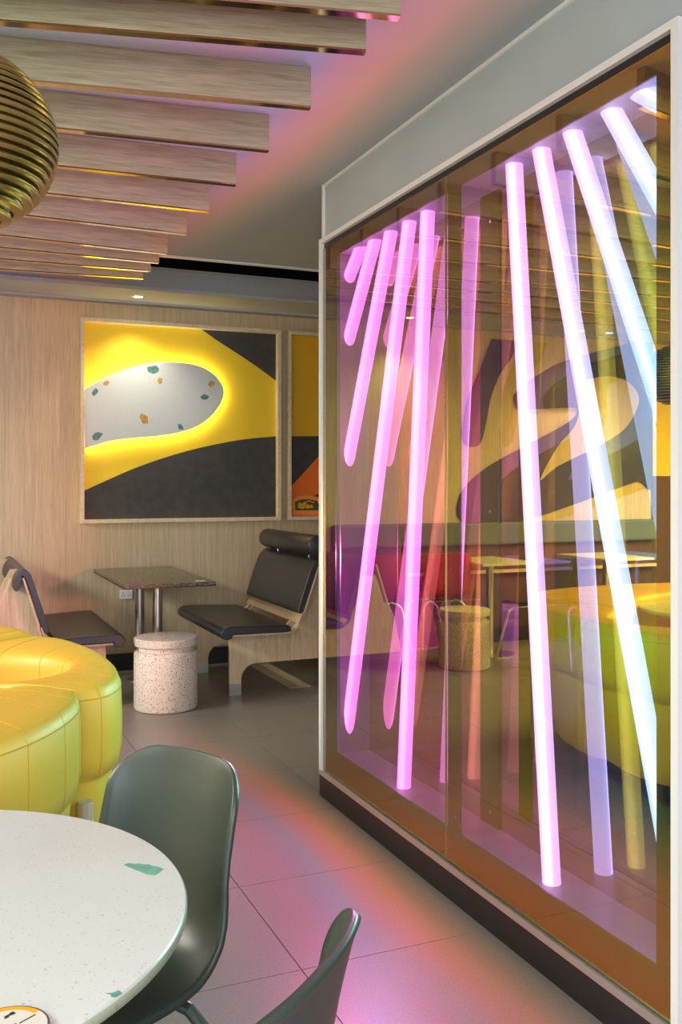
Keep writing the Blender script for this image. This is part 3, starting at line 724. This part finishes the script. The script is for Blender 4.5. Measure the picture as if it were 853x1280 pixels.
shell_chair('dark green moulded shell chair tucked at the right side of the round cream table', (.235, 1.72, 0), face(-.86, -.5), M_green, M_green, 1.0, wd=.84)
shell_chair('dark green moulded shell chair cut by the bottom edge, seen edge-on from behind', (.16, 1.125, 0), face(-.70, .71), M_green, M_green, 1.05)
shell_chair('dark red shell chair seen in the left pane, nearer the glass case end', (.04, 6.6, 0), face(.1, 1), M_red, M_steel)
shell_chair('dark red shell chair seen in the glass beside the terrazzo stool', (-.52, 6.6, 0), face(-.05, 1), M_red, M_steel)
shell_chair('black shell chair seen in the glass above the yellow booth', (-1.0, 5.9, 0), face(.1, 1), M_blackshell, M_steel)
shell_chair('bright blue shell chair seen at the right edge of the glass', (-2.55, 5.75, 0), face(.3, 1), M_blueshell, M_steel)

# ---- things beyond the left edge of the photograph, seen in the reflection
bn = thing('padded_wall_rail', (-1.4, 6.94, 0), 'long grey-green padded rail over a dark lower panel, seen in the glass', 'wall rail')
MB().box((-3.0, 6.90, .84), (.22, 6.998, 1.03)).build('pad', M_bench, bn, bevel=.02)
MB().box((-3.0, 6.96, .125), (.22, 6.998, .84)).build('dark_lower_panel', M_brown, bn)
MB().box((-3.0, 6.90, .60), (.22, 6.96, .625)).build('ledge', M_ply, bn)
for i, (x, lab) in enumerate(((-.95, 'pale rectangular cafe table by the padded rail, left of the two seen in the glass'), (-2.1, 'pale rectangular cafe table by the padded rail, seen through the pale blue tubes'))):
    t = thing('cafe_table', (x, 6.5, 0), lab, 'table', 'pale cafe tables by the wall')
    MB().box((x-.25, 6.2, .73), (x+.25, 6.85, .75)).build('tabletop', M_table2, t, bevel=.002)
    MB().lathe([(.03, .01), (.03, .73)], 20, (x, 6.5, 0)).build('column', M_steel, t, auto=True)
    MB().lathe([(.2, 0), (.2, .01)], 32, (x, 6.5, 0)).build('base_plate', M_steel, t)
t = thing('round_table', (-.75, 3.72, 0), 'round cream table inside the yellow booth, seen in the right pane', 'table')
MB().lathe([(.42, .722), (.43, .73), (.43, .738), (.425, .742)], 64, (-.52, 3.6, 0)).build('tabletop', M_table, t, auto=True)
MB().lathe([(.04, .47), (.04, .725)], 24, (-.52, 3.6, 0)).build('column', M_black, t)
MB().lathe([(.2, .47), (.2, .48)], 32, (-.52, 3.6, 0)).build('base_plate', M_black, t)

# ================================================================== PENDANT LAMPS
def pendant(loc, label, ax=.196, bz=.165):
    x, y, z = loc
    t = thing('pendant_lamp', loc, label, 'pendant lamp', 'ribbed gold pendants')
    N = 22
    inner = [(max(.002, (ax-.014)*math.sqrt(max(0, 1-(q/(bz-.008))**2))), q) for q in [(-(bz-.008))+(2*(bz-.008))*i/24 for i in range(25)]]
    MB().lathe(inner, 72, loc).build('inner_shell', M_pendin, t, auto=True)
    for i in range(N):
        q = -bz*.93+2*bz*.93*i/(N-1); r = ax*math.sqrt(1-(q/bz)**2)
        h = .0042 if i < 13 else .0035
        ir = max(r-.016, .01)
        slope = (q/bz)*.006
        MB().lathe([(ir, q-h*.4+slope), (r, q-h), (r+.001, q), (r-.0005, q+h), (ir, q+h*.9+slope)], 96, loc, cap=False).build('ring', M_pend, t, auto=True)
    MB().lathe([(.03, bz-.01), (.03, bz+.03), (.008, bz+.05)], 24, loc).build('cap', M_pend, t, auto=True)
    MB().tube([(x, y, z+bz+.04), (x, y, ZC-.02)], .003, 8).build('cord', M_black, t)
    MB().lathe([(.05, 0), (.05, .02)], 24, (x, y, ZC-.02)).build('ceiling_rose', M_black, t)
    return t
pendant((.034, 1.72, 1.945), 'ribbed gold pendant lamp hanging at the top left of the picture', .168, .150)
pendant((-.82, 4.30, 1.99), 'ribbed gold pendant lamp seen dark at the right edge of the glass', .2, .17)
